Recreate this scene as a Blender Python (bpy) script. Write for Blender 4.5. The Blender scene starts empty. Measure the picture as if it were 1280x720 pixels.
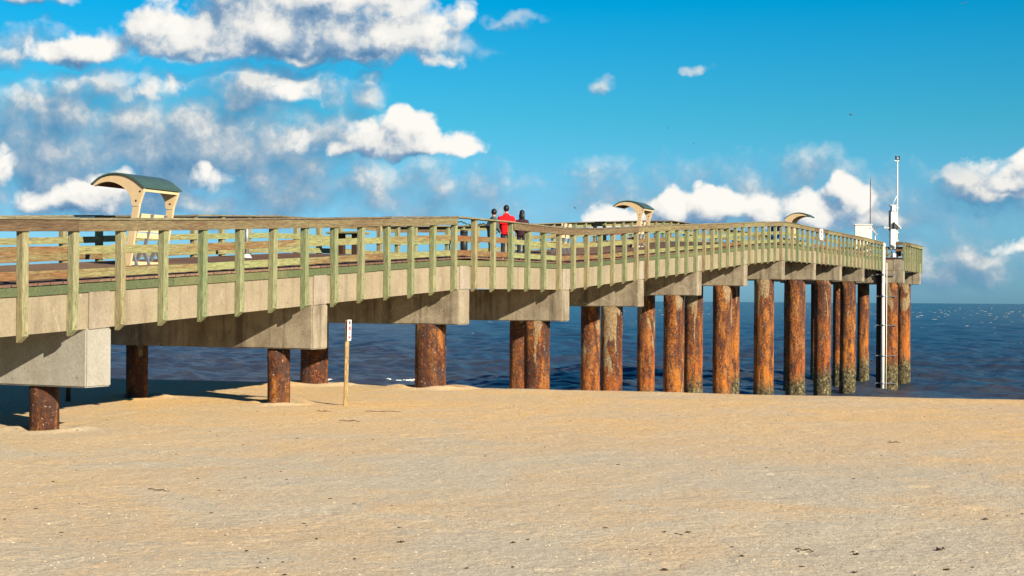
import bpy, bmesh, math, random
import numpy as np
from mathutils import Vector, Matrix
R = math.radians
random.seed(7)
S = bpy.context.scene
COL = S.collection

# ------------------------------------------------------------------ camera
EYE = 2.38
F = 1778.0
cam_d = bpy.data.cameras.new('camera'); cam = bpy.data.objects.new('camera', cam_d); COL.objects.link(cam)
cam_d.sensor_width = 36.0; cam_d.lens = 36.0 * F / 1280.0
cam_d.shift_y = 15.4 / 1280.0
cam_d.clip_start = 0.1; cam_d.clip_end = 60000
cam.matrix_world = Matrix.Translation((0, 0, EYE)) @ Matrix.Rotation(R(90), 4, 'X') @ Matrix.Rotation(R(0.39), 4, 'Z')
S.camera = cam

# ------------------------------------------------------------------ view
S.view_settings.view_transform = 'Standard'; S.view_settings.look = 'None'
S.view_settings.gamma = 1; S.view_settings.use_curve_mapping = False
EXPO = 0.95
S.view_settings.exposure = EXPO
S.render.engine = 'CYCLES'
S.cycles.use_denoising = True; S.cycles.denoising_prefilter = 'ACCURATE'; S.cycles.denoising_input_passes = 'RGB_ALBEDO_NORMAL'
S.cycles.max_bounces = 6; S.cycles.diffuse_bounces = 1

# ------------------------------------------------------------------ sun
SUN_AZ = 39.0      # degrees to the right of straight behind the camera
SUN_EL = 21.5
sd = bpy.data.lights.new('sun', 'SUN'); sd.energy = 5.0; sd.angle = R(0.5); sd.color = (1.0, 0.88, 0.70)
sun = bpy.data.objects.new('sun', sd); COL.objects.link(sun)
to_sun = Vector((math.sin(R(SUN_AZ)) * math.cos(R(SUN_EL)), -math.cos(R(SUN_AZ)) * math.cos(R(SUN_EL)), math.sin(R(SUN_EL))))
sun.rotation_euler = to_sun.to_track_quat('Z', 'Y').to_euler()

# ------------------------------------------------------------------ node helper
class N:
    """tiny expression layer over a node tree"""
    def __init__(s, nt): s.nt = nt
    def node(s, t, **kw):
        n = s.nt.nodes.new(t)
        for k, v in kw.items(): setattr(n, k, v)
        return n
    def put(s, sock, v):
        if isinstance(v, bpy.types.NodeSocket): s.nt.links.new(v, sock)
        elif isinstance(v, (tuple, list)) and sock.type == 'RGBA' and len(v) == 3: sock.default_value = (*v, 1)
        else: sock.default_value = v
    def m(s, op, a, b=0.0, c=0.0, clamp=False):
        n = s.node('ShaderNodeMath', operation=op, use_clamp=clamp)
        s.put(n.inputs[0], a); s.put(n.inputs[1], b)
        if op in ('MULTIPLY_ADD', 'SMOOTH_MAX', 'SMOOTH_MIN', 'COMPARE'): s.put(n.inputs[2], c)
        return n.outputs[0]
    def vm(s, op, a, b=(0, 0, 0)):
        n = s.node('ShaderNodeVectorMath', operation=op)
        s.put(n.inputs[0], a)
        if op == 'SCALE': s.put(n.inputs[3], b)
        else: s.put(n.inputs[1], b)
        return n.outputs['Value'] if op in ('LENGTH', 'DOT_PRODUCT') else n.outputs[0]
    def noise(s, vec, scale, detail=3, rough=0.5, dist=0.0, color=False):
        n = s.node('ShaderNodeTexNoise')
        s.put(n.inputs['Vector'], vec); s.put(n.inputs['Scale'], scale); n.inputs['Detail'].default_value = detail
        n.inputs['Roughness'].default_value = rough; n.inputs['Distortion'].default_value = dist
        return n.outputs['Color'] if color else n.outputs['Fac']
    def mapr(s, v, a, b, c=0.0, d=1.0, smooth=False):
        n = s.node('ShaderNodeMapRange'); n.interpolation_type = 'SMOOTHSTEP' if smooth else 'LINEAR'
        s.put(n.inputs['Value'], v)
        for i, x in zip((1, 2, 3, 4), (a, b, c, d)): s.put(n.inputs[i], x)
        return n.outputs[0]
    def mix(s, f, a, b, mode='MIX'):
        n = s.node('ShaderNodeMix', data_type='RGBA', blend_type=mode)
        s.put(n.inputs[0], f); s.put(n.inputs[6], a); s.put(n.inputs[7], b)
        return n.outputs[2]
    def ramp(s, f, stops):
        n = s.node('ShaderNodeValToRGB'); e = n.color_ramp.elements
        while len(e) < len(stops): e.new(0.5)
        for el, (p, c) in zip(e, stops): el.position = p; el.color = (*c, 1)
        s.put(n.inputs[0], f); return n.outputs[0]
    def comb(s, x, y, z):
        n = s.node('ShaderNodeCombineXYZ'); s.put(n.inputs[0], x); s.put(n.inputs[1], y); s.put(n.inputs[2], z); return n.outputs[0]
    def sep(s, v):
        n = s.node('ShaderNodeSeparateXYZ'); s.put(n.inputs[0], v); return n.outputs
    def bump(s, h, strength, dist):
        n = s.node('ShaderNodeBump'); s.put(n.inputs['Height'], h); n.inputs['Strength'].default_value = strength
        n.inputs['Distance'].default_value = dist; return n.outputs[0]

def px(c):   # 0-255 sRGB -> linear
    return tuple(((v / 255) / 12.92 if v / 255 <= 0.04045 else ((v / 255 + 0.055) / 1.055) ** 2.4) for v in c)

# ------------------------------------------------------------------ world: sky and clouds
W = bpy.data.worlds.new('World'); S.world = W; W.use_nodes = True
nt = W.node_tree; nt.nodes.clear(); n = N(nt)
SKY_STRENGTH = 0.0665
sky = n.node('ShaderNodeTexSky', sky_type='NISHITA'); sky.sun_disc = False
sky.sun_elevation = R(SUN_EL); sky.sun_rotation = R(180 - SUN_AZ)
sky.air_density = 1.0; sky.dust_density = 0.3; sky.ozone_density = 2.0
d = n.node('ShaderNodeTexCoord').outputs['Generated']
dx, dy, dz_ = n.sep(d)[:3]
ysafe = n.m('MAXIMUM', dy, 0.05)
u = n.m('MULTIPLY', n.m('DIVIDE', dx, ysafe), 17.78)
v = n.m('MULTIPLY', n.m('DIVIDE', dz_, ysafe), 17.78)
el = n.m('MAXIMUM', dz_, 0.0)
tint = n.ramp(n.m('MULTIPLY', el, 1 / 0.4), [(0.0, (0.21, 0.50, 1.02)), (0.16, (0.30, 0.64, 0.97)), (0.31, (0.14, 0.68, 0.84)), (0.51, (0.0, 0.68, 0.95)), (0.75, (0.05, 0.34, 0.72)), (1.0, (0.08, 0.24, 0.55))])
skyc = n.mix(1.0, sky.outputs[0], tint, 'MULTIPLY')

def ellipse_group(name, items):
    g = bpy.data.node_groups.new(name, 'ShaderNodeTree')
    g.interface.new_socket('P', in_out='INPUT', socket_type='NodeSocketVector')
    g.interface.new_socket('E', in_out='OUTPUT', socket_type='NodeSocketFloat')
    gi = g.nodes.new('NodeGroupInput'); go = g.nodes.new('NodeGroupOutput'); q = N(g)
    x, y = q.sep(gi.outputs[0])[:2]
    acc = None
    for cx, cy, rx, rt, rb, wt in items:
        a = q.m('MULTIPLY', q.m('SUBTRACT', x, (cx - 640) / 100), 100 / rx)
        b0 = q.m('SUBTRACT', y, (375.4 - cy) / 100)
        b = q.m('MAXIMUM', q.m('MULTIPLY', b0, 100 / rt), q.m('MULTIPLY', b0, -100 / rb))
        r2 = q.m('MULTIPLY_ADD', a, a, q.m('MULTIPLY', b, b))
        e = q.m('MULTIPLY', q.m('SUBTRACT', 1.0, r2), wt)
        acc = e if acc is None else q.m('SMOOTH_MAX', acc, e, 0.25)
    g.links.new(q.m('MAXIMUM', acc, -1.5), go.inputs[0])
    return g
WHITE = [(230, 52, 80, 44, 26, 1), (300, 40, 90, 52, 38, 1), (390, 46, 100, 52, 34, 1), (470, 50, 80, 40, 32, 1), (545, 40, 40, 32, 36, .6), (360, -6, 150, 50, 40, 1), (430, 0, 110, 40, 30, .9), (548, 78, 28, 9, 9, .4),
         (170, 30, 30, 14, 12, .35), (110, 62, 45, 20, 22, .8), (50, 72, 48, 18, 14, .5), (575, 16, 22, 14, 16, .35),
         (505, 184, 92, 28, 18, 1), (508, 160, 45, 27, 22, 1), (445, 188, 36, 22, 13, .9), (572, 190, 32, 19, 12, .9), (470, 170, 30, 20, 18, .8),
         (762, 268, 30, 20, 22, .9), (805, 276, 40, 14, 14, .6), (842, 256, 36, 26, 24, 1), (872, 246, 24, 16, 20, .9), (905, 256, 46, 26, 26, 1), (955, 260, 48, 26, 24, 1), (1005, 254, 44, 24, 28, 1),
         (1055, 240, 34, 24, 30, 1), (1030, 262, 50, 20, 24, .7), (1276, 226, 40, 32, 18, 1), (1292, 204, 36, 28, 36, 1), (1222, 204, 26, 12, 10, .3),
         (90, 254, 70, 24, 18, .8), (140, 236, 40, 16, 16, .6), (262, 226, 30, 12, 12, .35), (-12, 200, 34, 22, 26, .8), (360, 124, 50, 18, 12, .5), (370, 182, 30, 14, 12, .35), (1268, 304, 26, 9, 9, .30), (200, 108, 30, 16, 14, .4)]
GREY = [(180, 186, 340, 84, 80, .95), (430, 230, 200, 34, 34, .45), (1215, 226, 56, 26, 22, 1.0), (70, 150, 140, 42, 32, .9), (190, 165, 140, 44, 36, .95), (330, 112, 120, 30, 30, .9), (210, 205, 230, 40, 46, .9), (350, 172, 110, 26, 32, .85), (60, 215, 140, 36, 44, .85),
        (330, 235, 120, 30, 28, .8), (460, 232, 70, 24, 22, .7), (458, 112, 28, 22, 20, .5), (30, 2, 70, 22, 16, .9), (60, 66, 90, 26, 20, .6), (590, 246, 90, 14, 12, .4), (720, 216, 30, 6, 6, .25),
        (755, 110, 20, 12, 10, .55), (872, 84, 14, 10, 8, .55), (650, 28, 36, 9, 7, .30), (1100, 268, 90, 30, 22, .75), (1200, 318, 110, 22, 22, .45),
        (930, 216, 260, 14, 12, .10), (560, 232, 170, 22, 20, .40), (230, 254, 340, 34, 34, .8), (110, 236, 200, 30, 34, .8), (400, 246, 160, 22, 24, .6), (130, 108, 90, 20, 18, .6), (1235, 238, 64, 20, 18, 1.0), (1190, 214, 34, 14, 16, .7), (400, 72, 200, 20, 14, .8), (560, 60, 40, 24, 22, .5), (560, 265, 300, 14, 16, .2), (980, 246, 330, 46, 60, .34), (620, 262, 160, 26, 26, .35), (1180, 330, 160, 30, 30, .45)]
gW = ellipse_group('white_cloud_field', WHITE); gG = ellipse_group('grey_cloud_field', GREY)
P0 = n.comb(u, v, 0.0)
def cl(c): return tuple(x / 2 ** EXPO for x in px(c))
def n2(P, sc, det, rough, color=False):
    t = n.node('ShaderNodeTexNoise', noise_dimensions='2D'); n.put(t.inputs['Vector'], P); t.inputs['Scale'].default_value = sc
    t.inputs['Detail'].default_value = det; t.inputs['Roughness'].default_value = rough
    return t.outputs['Color' if color else 'Fac']
def warp(P, amt, sc, det=3):
    return n.vm('ADD', P, n.vm('SCALE', n.vm('SUBTRACT', n2(P, sc, det, 0.5, True), (0.5, 0.5, 0.5)), amt))
def billow(P, sc):
    """rounded lumps out of a cell pattern at two sizes"""
    a = None
    for k, (f_, w_) in enumerate(((1.0, 0.65), (2.3, 0.35))):
        vo = n.node('ShaderNodeTexVoronoi', feature='F1', voronoi_dimensions='2D'); n.put(vo.inputs['Vector'], P); vo.inputs['Scale'].default_value = sc * f_
        t = n.m('MULTIPLY', n.m('SUBTRACT', 0.45, n.m('MULTIPLY', vo.outputs['Distance'], vo.outputs['Distance'])), w_)
        a = t if a is None else n.m('ADD', a, t)
    return a
def field(P, g, wamt, ba, bs, na, ns, det):
    Pw = warp(P, wamt, 1.7, 3)
    gn = n.node('ShaderNodeGroup'); gn.node_tree = g; n.put(gn.inputs[0], Pw)
    Pn = warp(P, 0.16, 4.0, 3)
    nn = n.m('MULTIPLY', n.m('SUBTRACT', n2(Pn, ns, det, 0.60), 0.5), na)
    if ba: nn = n.m('ADD', nn, n.m('MULTIPLY', billow(Pn, bs), ba))
    return gn.outputs[0], nn
def shift(P, a, b): return n.vm('ADD', P, (a, b, 0))
PA = shift(P0, 13.3, 7.1); 
WA = (0.35, 0.60, 2.4, 2.1, 1.9, 8)
e0, v0 = field(P0, gW, *WA); e1, v1 = field(shift(P0, 0.14, 0.24), gW, *WA); f0 = n.m('ADD', e0, v0)
aW = n.mapr(f0, -0.12, 0.62, smooth=True)
mot = n.m('SUBTRACT', n2(PA, 1.5, 7, 0.55), 0.5)
lW = n.m('ADD', n.m('ADD', n.m('MULTIPLY', n.m('SUBTRACT', e0, e1), 0.62), n.m('MULTIPLY', n.m('SUBTRACT', v0, v1), 0.50)), n.m('MULTIPLY', mot, 1.35))
lW = n.mapr(lW, -0.52, 0.52)
cW = n.ramp(lW, [(0.0, cl((92, 138, 178))), (0.28, cl((140, 168, 196))), (0.46, cl((198, 208, 216))), (0.66, cl((238, 237, 233))), (1.0, cl((254, 251, 244)))])
GA = (0.6, 0.0, 1.6, 1.6, 1.3, 6)
e0, v0 = field(P0, gG, *GA); e1, v1 = field(shift(P0, 0.10, 0.18), gG, *GA); h0 = n.m('ADD', e0, v0); h1 = n.m('ADD', e1, v1)
aG = n.m('MULTIPLY', n.mapr(h0, -0.30, 0.95, smooth=True), 0.93)
lG = n.mapr(n.m('ADD', n.m('SUBTRACT', h0, h1), n.m('MULTIPLY', mot, 0.8)), -0.62, 0.62)
cG = n.ramp(lG, [(0.0, cl((66, 124, 168))), (0.35, cl((112, 152, 186))), (0.60, cl((150, 174, 195))), (0.80, cl((196, 203, 209))), (1.0, cl((240, 236, 229)))])
front = n.m('GREATER_THAN', dy, 0.06); up = n.mapr(dz_, 0.0, 0.012)
gate = n.m('MULTIPLY', front, up)
out = n.vm('SCALE', skyc, SKY_STRENGTH)
out = n.mix(n.m('MULTIPLY', aG, gate), out, cG)
out = n.mix(n.m('MULTIPLY', aW, gate), out, cW)
bg = n.node('ShaderNodeBackground'); n.put(bg.inputs[0], out); bg.inputs[1].default_value = 1.0
wo = n.node('ShaderNodeOutputWorld'); nt.links.new(bg.outputs[0], wo.inputs[0])
W.cycles.sampling_method = 'MANUAL'; W.cycles.sample_map_resolution = 512

# ------------------------------------------------------------------ materials
def mat(name):
    m = bpy.data.materials.new(name); m.use_nodes = True
    q = N(m.node_tree); q.b = m.node_tree.nodes['Principled BSDF']; return m, q
def fin(q, col, rough=0.8, normal=None, metal=0.0, spec=0.3):
    q.put(q.b.inputs['Base Color'], col); q.put(q.b.inputs['Roughness'], rough); q.put(q.b.inputs['Metallic'], metal)
    q.b.inputs['Specular IOR Level'].default_value = spec
    if normal is not None: q.put(q.b.inputs['Normal'], normal)

def wood(name, stops, axis, speckle=None):
    """stops: palette picked per board; axis: the board's long local axis"""
    m, q = mat(name)
    oc = q.node('ShaderNodeTexCoord').outputs['Object']; oi = q.node('ShaderNodeObjectInfo')
    r = oi.outputs['Random']
    off = q.comb(q.m('MULTIPLY', r, 37.0), q.m('MULTIPLY', r, 91.0), q.m('MULTIPLY', r, 13.0))
    sc = {'x': (0.5, 6, 6), 'z': (6, 6, 0.5)}[axis]
    pv = q.vm('ADD', q.vm('MULTIPLY', oc, sc), off)
    grain = q.noise(pv, 9.0, 5, 0.65, 0.6); patch = q.noise(pv, 1.1, 4, 0.6, 0.8)
    fac = q.m('ADD', q.m('MULTIPLY', r, 0.66), q.m('MULTIPLY', q.m('SUBTRACT', patch, 0.33), 0.95), clamp=True)
    c = q.ramp(fac, stops)
    g = q.mapr(grain, 0.35, 0.65, 0.45, 1.12)
    c = q.mix(1.0, c, q.comb(g, g, g), 'MULTIPLY')
    crack = q.mapr(q.noise(pv, 16.0, 2, 0.5, 1.0), 0.66, 0.72)
    c = q.mix(q.m('MULTIPLY', crack, 0.7), c, (0.03, 0.02, 0.012))
    knot = q.mapr(q.noise(q.vm('ADD', oc, off), 5.0, 1, 0.5), 0.74, 0.80)
    c = q.mix(q.m('MULTIPLY', knot, 0.6), c, (0.12, 0.045, 0.02))
    fin(q, c, 0.85, q.bump(grain, 0.5, 0.01)); return m
G1, G2, G3 = (0.225, 0.250, 0.125), (0.30, 0.285, 0.155), (0.150, 0.205, 0.095)
M_POST = wood('treated_green_post_wood', [(0.0, G3), (0.3, G1), (0.6, G2), (0.80, (0.28, 0.235, 0.12)), (1.0, (0.16, 0.085, 0.045))], 'z')
M_TOP = wood('weathered_top_board_wood', [(0.0, (0.10, 0.06, 0.035)), (0.35, (0.20, 0.145, 0.075)), (0.65, (0.25, 0.22, 0.10)), (1.0, (0.30, 0.31, 0.14))], 'x')
M_TOPB = wood('brown_weathered_top_board_wood', [(0.0, (0.075, 0.045, 0.028)), (0.5, (0.15, 0.10, 0.055)), (0.8, (0.20, 0.165, 0.085)), (1.0, (0.24, 0.25, 0.11))], 'x')
M_CAP = wood('weathered_cap_board_wood', [(0.0, (0.12, 0.09, 0.07)), (0.5, (0.19, 0.16, 0.10)), (1.0, (0.30, 0.28, 0.16))], 'x')
M_MID = wood('rail_board_wood', [(0.0, (0.26, 0.08, 0.02)), (0.28, (0.20, 0.12, 0.055)), (0.5, (0.27, 0.25, 0.11)), (1.0, (0.27, 0.31, 0.13))], 'x')
M_CURB = wood('green_rim_board_wood', [(0.0, (0.08, 0.105, 0.05)), (0.6, (0.12, 0.145, 0.065)), (1.0, (0.20, 0.185, 0.085))], 'x')
M_DECK = wood_deck = wood('brown_deck_plank_wood', [(0.0, (0.13, 0.07, 0.05)), (0.6, (0.19, 0.11, 0.075)), (1.0, (0.30, 0.20, 0.12))], 'x')
M_STAKE = wood('sign_post_wood', [(0.0, (0.36, 0.24, 0.10)), (1.0, (0.46, 0.33, 0.16))], 'z')

def concrete(name, base, dark, streak=0.5):
    m, q = mat(name)
    g = q.node('ShaderNodeNewGeometry').outputs['Position']
    vst = q.noise(q.vm('MULTIPLY', g, (1.0, 1.0, 0.08)), 4.0, 4, 0.6)
    blot = q.noise(g, 1.3, 5, 0.62, 0.4); fine = q.noise(g, 18.0, 4, 0.7)
    c = q.mix(q.mapr(blot, 0.42, 0.70, 0, 0.75), base, dark)
    c = q.mix(q.m('MULTIPLY', q.mapr(vst, 0.50, 0.68), streak), c, tuple(x * 0.55 for x in dark))
    lime = q.mapr(q.noise(q.vm('MULTIPLY', g, (1, 1, 0.35)), 2.6, 6, 0.7, 1.5), 0.60, 0.68)
    c = q.mix(q.m('MULTIPLY', lime, 0.45), c, (0.45, 0.41, 0.33))
    vo = q.node('ShaderNodeTexVoronoi', feature='DISTANCE_TO_EDGE'); q.put(vo.inputs['Vector'], q.vm('ADD', g, q.vm('SCALE', q.noise(g, 2.0, 3, 0.6, color=True), 0.5))); vo.inputs['Scale'].default_value = 1.5
    ck = q.m('MULTIPLY', q.mapr(vo.outputs['Distance'], 0.012, 0.004), q.mapr(q.noise(g, 0.35, 2, 0.5), 0.52, 0.58))
    c = q.mix(q.m('MULTIPLY', ck, 0.6 if streak > 0.45 else 0.0), c, (0.50, 0.46, 0.38))
    pit = q.mapr(q.noise(g, 9.0, 2, 0.5), 0.70, 0.75)
    c = q.mix(q.m('MULTIPLY', pit, 0.6), c, (0.10, 0.07, 0.045))
    ff = q.mapr(fine, 0.3, 0.7, 0.84, 1.12); c = q.mix(1.0, c, q.comb(ff, ff, ff), 'MULTIPLY')
    fin(q, c, 0.9, q.bump(fine, 0.35, 0.02)); return m
M_FASCIA = concrete('cream_slab_concrete', (0.275, 0.230, 0.155), (0.215, 0.172, 0.112), 0.4)
M_CAPC = concrete('stained_cap_concrete', (0.30, 0.255, 0.18), (0.115, 0.085, 0.055), 0.7)
M_CAPP = concrete('pale_grey_cap_concrete', (0.32, 0.305, 0.26), (0.25, 0.225, 0.175), 0.2)
M_BLOCK = concrete('pale_block_concrete', (0.31, 0.27, 0.21), (0.20, 0.155, 0.10), 0.5)

def rust(name, barnacle):
    m, q = mat(name)
    oc = q.node('ShaderNodeTexCoord').outputs['Object']; r = q.node('ShaderNodeObjectInfo').outputs['Random']
    off = q.comb(q.m('MULTIPLY', r, 57.0), q.m('MULTIPLY', r, 23.0), q.m('MULTIPLY', r, 71.0))
    st = q.vm('ADD', q.vm('MULTIPLY', oc, (1, 1, 0.28)), off); p = q.vm('ADD', oc, off)
    a = q.noise(st, 2.2, 6, 0.65, 1.0); b = q.noise(p, 9.0, 5, 0.7, 0.5)
    z = q.sep(oc)[2]
    wz = q.node('ShaderNodeNewGeometry').outputs['Position']; z_w = q.sep(wz)[2]
    c = q.ramp(q.m('ADD', q.m('MULTIPLY', a, 0.62), q.m('MULTIPLY', b, 0.42)),
               [(0.38, (0.030, 0.014, 0.010)), (0.46, (0.085, 0.028, 0.014)), (0.52, (0.19, 0.058, 0.014)), (0.58, (0.38, 0.135, 0.022)), (0.68, (0.32, 0.19, 0.09))])
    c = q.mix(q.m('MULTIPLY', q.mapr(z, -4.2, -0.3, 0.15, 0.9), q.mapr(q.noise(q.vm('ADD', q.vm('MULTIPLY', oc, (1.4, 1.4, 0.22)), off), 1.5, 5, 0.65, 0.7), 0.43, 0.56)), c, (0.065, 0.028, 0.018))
    c = q.mix(q.mapr(q.noise(p, 3.3, 5, 0.7, 1.2), 0.52, 0.60, 0, 0.85), c, (0.060, 0.035, 0.032))
    # orange runs lower down, bare grey-cream coating left in tongues near the top (z is measured down from the pile head)
    c = q.mix(q.m('MULTIPLY', q.mapr(z, -1.4, -4.5), q.mapr(q.noise(st, 3.0, 4, 0.6), 0.47, 0.60, 0, 0.8)), c, q.mix(r, (0.40, 0.095, 0.012), (0.52, 0.185, 0.02)))
    rsh = q.m('ADD', q.mapr(q.m('FRACT', q.m('MULTIPLY', r, 7.3)), 0, 1, -0.10, 0.035), q.mapr(q.sep(q.node('ShaderNodeNewGeometry').outputs['Position'])[1], 36, 50, -0.04, 0.035))
    tongue = q.noise(q.vm('ADD', q.vm('MULTIPLY', oc, (1, 1, 0.22)), off), 1.7, 3, 0.55, 0.5)
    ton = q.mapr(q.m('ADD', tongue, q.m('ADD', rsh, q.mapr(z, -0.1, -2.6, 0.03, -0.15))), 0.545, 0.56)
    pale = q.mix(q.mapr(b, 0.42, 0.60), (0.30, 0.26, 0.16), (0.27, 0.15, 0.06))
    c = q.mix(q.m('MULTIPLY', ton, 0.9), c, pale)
    fleck = q.mapr(q.noise(p, 15.0, 3, 0.6), 0.64, 0.70); c = q.mix(q.m('MULTIPLY', fleck, 0.55), c, (0.62, 0.52, 0.42))
    if barnacle:
        k = q.mapr(q.m('ADD', z_w, q.m('MULTIPLY', q.m('SUBTRACT', b, 0.5), 1.6)), -1.45, -2.15)
        bc = q.ramp(q.noise(p, 6.0, 5, 0.75), [(0.40, (0.022, 0.018, 0.010)), (0.5, (0.085, 0.068, 0.03)), (0.58, (0.17, 0.145, 0.07)), (0.68, (0.42, 0.37, 0.20))])
        c = q.mix(k, c, bc)
    fin(q, c, 0.85, q.bump(q.m('ADD', a, b), 1.0, 0.12)); return m
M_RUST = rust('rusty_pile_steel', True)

def plain(name, col, rough=0.6, vary=0.12, sc=8.0, metal=0.0, dirt=(0.1, 0.08, 0.06), damt=0.35):
    m, q = mat(name)
    oc = q.node('ShaderNodeTexCoord').outputs['Object']
    k = q.mapr(q.noise(oc, sc, 4, 0.6), 0.3, 0.7, 1 - vary, 1 + vary)
    c = q.mix(1.0, col, q.comb(k, k, k), 'MULTIPLY')
    c = q.mix(q.mapr(q.noise(q.vm('MULTIPLY', oc, (1, 1, 0.3)), sc * 0.6, 5, 0.7), 0.58, 0.75, 0, damt), c, dirt)
    fin(q, c, rough, metal=metal); return m
M_CREAM = plain('cream_shelter_plastic', (0.58, 0.43, 0.245), 0.5, 0.06, damt=0.15)
M_GREENROOF = plain('dark_green_roof_metal', (0.052, 0.100, 0.088), 0.35, 0.1, damt=0.1)
M_UNDER = plain('dark_brown_roof_underside', (0.10, 0.055, 0.03), 0.8)
M_BENCHGREY = plain('grey_bench_steel', (0.13, 0.14, 0.16), 0.5)
M_WHITE = plain('white_painted_metal', (0.66, 0.645, 0.58), 0.45, 0.06, damt=0.15)
M_PIPE = plain('pale_pipe_plastic', (0.74, 0.70, 0.60), 0.5, 0.06, damt=0.35)
M_GREY = plain('galvanised_grey_metal', (0.34, 0.35, 0.36), 0.4, 0.15, metal=0.6)
M_BLACK = plain('black_metal', (0.02, 0.02, 0.022), 0.5)
M_MAST = plain('brown_mast_metal', (0.12, 0.085, 0.075), 0.6)
M_BLUE = plain('blue_bin_plastic', (0.012, 0.13, 0.42), 0.4)
M_DARKIRON = plain('dark_brown_steel', (0.045, 0.022, 0.015), 0.8)
M_SIGN = plain('white_sign_sheet', (0.74, 0.70, 0.66), 0.5, 0.05, damt=0.15)
M_PINK = plain('faded_red_sign_print', (0.55, 0.12, 0.13), 0.6)
M_SIGNDARK = plain('dark_sign_print', (0.10, 0.06, 0.09), 0.6)
M_SKIN = plain('skin', (0.50, 0.27, 0.17), 0.6, 0.03, damt=0.0)
M_HAIR = plain('black_hair', (0.012, 0.01, 0.011), 0.5, 0.2, damt=0.0)
M_RED = plain('red_jacket_cloth', (0.80, 0.006, 0.012), 0.85, 0.08, damt=0.05)
M_GREYTOP = plain('grey_green_jacket_cloth', (0.065, 0.08, 0.08), 0.9, 0.2, damt=0.0)
M_MAROON = plain('dark_maroon_jacket_cloth', (0.045, 0.012, 0.02), 0.85, 0.2, damt=0.0)
M_NAVY = plain('dark_trouser_cloth', (0.018, 0.022, 0.042), 0.9, 0.2, damt=0.0)
M_SHOE = plain('shoe_leather', (0.05, 0.045, 0.04), 0.6)
M_ROPE = plain('green_rope', (0.16, 0.30, 0.14), 0.8)
M_GULL = plain('gull_feathers', (0.16, 0.17, 0.19), 0.8, 0.2)
M_WEED = plain('dry_dark_seaweed', (0.045, 0.028, 0.014), 0.9, 0.3, 30)
M_SHELL = plain('bleached_shell', (0.66, 0.52, 0.36), 0.6, 0.2, 30)
M_STICK = plain('dry_stick_wood', (0.13, 0.08, 0.045), 0.9, 0.3, 20)

# ------------------------------------------------------------------ object helpers
def tag(o, label=None, cat=None, group=None, kind=None):
    if label: o['label'] = label
    if cat: o['category'] = cat
    if group: o['group'] = group
    if kind: o['kind'] = kind
    return o
def empty(name, loc, label=None, cat=None, group=None, rz=0.0):
    o = bpy.data.objects.new(name, None); o.empty_display_size = 0.3; COL.objects.link(o)
    o.location = loc; o.rotation_euler = (0, 0, rz); return tag(o, label, cat, group)
def link(name, me, m, parent=None, M=None):
    if m is not None:
        me.materials.clear()
        for mm in (m if isinstance(m, (list, tuple)) else [m]): me.materials.append(mm)
    o = bpy.data.objects.new(name, me); COL.objects.link(o)
    if parent is not None:
        o.parent = parent
        o.matrix_parent_inverse = parent_matrix(parent).inverted()
    if M is not None: o.matrix_basis = M
    return o
def parent_matrix(p):
    m = Matrix.Translation(p.location) @ p.rotation_euler.to_matrix().to_4x4()
    if p.parent: m = parent_matrix(p.parent) @ p.matrix_parent_inverse @ m
    return m
def bmesh_to(bm, name):
    bmesh.ops.recalc_face_normals(bm, faces=bm.faces)
    me = bpy.data.meshes.new(name); bm.to_mesh(me); bm.free(); return me
def add_box(bm, lo, hi, M=None):
    vs = [bm.verts.new((x, y, z)) for x in (lo[0], hi[0]) for y in (lo[1], hi[1]) for z in (lo[2], hi[2])]
    for f in ((0, 1, 3, 2), (4, 6, 7, 5), (0, 4, 5, 1), (2, 3, 7, 6), (0, 2, 6, 4), (1, 5, 7, 3)):
        bm.faces.new([vs[i] for i in f])
    if M is not None:
        for w_ in vs: w_.co = M @ w_.co
    return vs
def box(name, lo, hi, m, parent=None, M=None, bevel=0.0):
    bm = bmesh.new(); add_box(bm, lo, hi)
    if bevel: bmesh.ops.bevel(bm, geom=list(bm.edges), offset=bevel, segments=1, affect='EDGES')
    return link(name, bmesh_to(bm, name), m, parent, M)
def add_tube(bm, pts, rad, seg=8, cap=True):
    pts = [Vector(p) for p in pts]; rads = rad if isinstance(rad, (list, tuple)) else [rad] * len(pts)
    rings = []
    for i, p in enumerate(pts):
        t = (pts[min(i + 1, len(pts) - 1)] - pts[max(i - 1, 0)]).normalized()
        a = t.orthogonal().normalized() if i == 0 else (prev - t * prev.dot(t)).normalized()
        prev = a; b = t.cross(a)
        rings.append([bm.verts.new(p + (a * math.cos(k * 2 * math.pi / seg) + b * math.sin(k * 2 * math.pi / seg)) * rads[i]) for k in range(seg)])
    for r0, r1 in zip(rings, rings[1:]):
        for k in range(seg): bm.faces.new((r0[k], r0[(k + 1) % seg], r1[(k + 1) % seg], r1[k]))
    if cap: bm.faces.new(rings[0][::-1]); bm.faces.new(rings[-1])
def tube(name, pts, rad, m, parent=None, seg=10, M=None):
    bm = bmesh.new(); add_tube(bm, pts, rad, seg); me = bmesh_to(bm, name)
    for p in me.polygons: p.use_smooth = len(p.vertices) == 4
    return link(name, me, m, parent, M)

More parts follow.
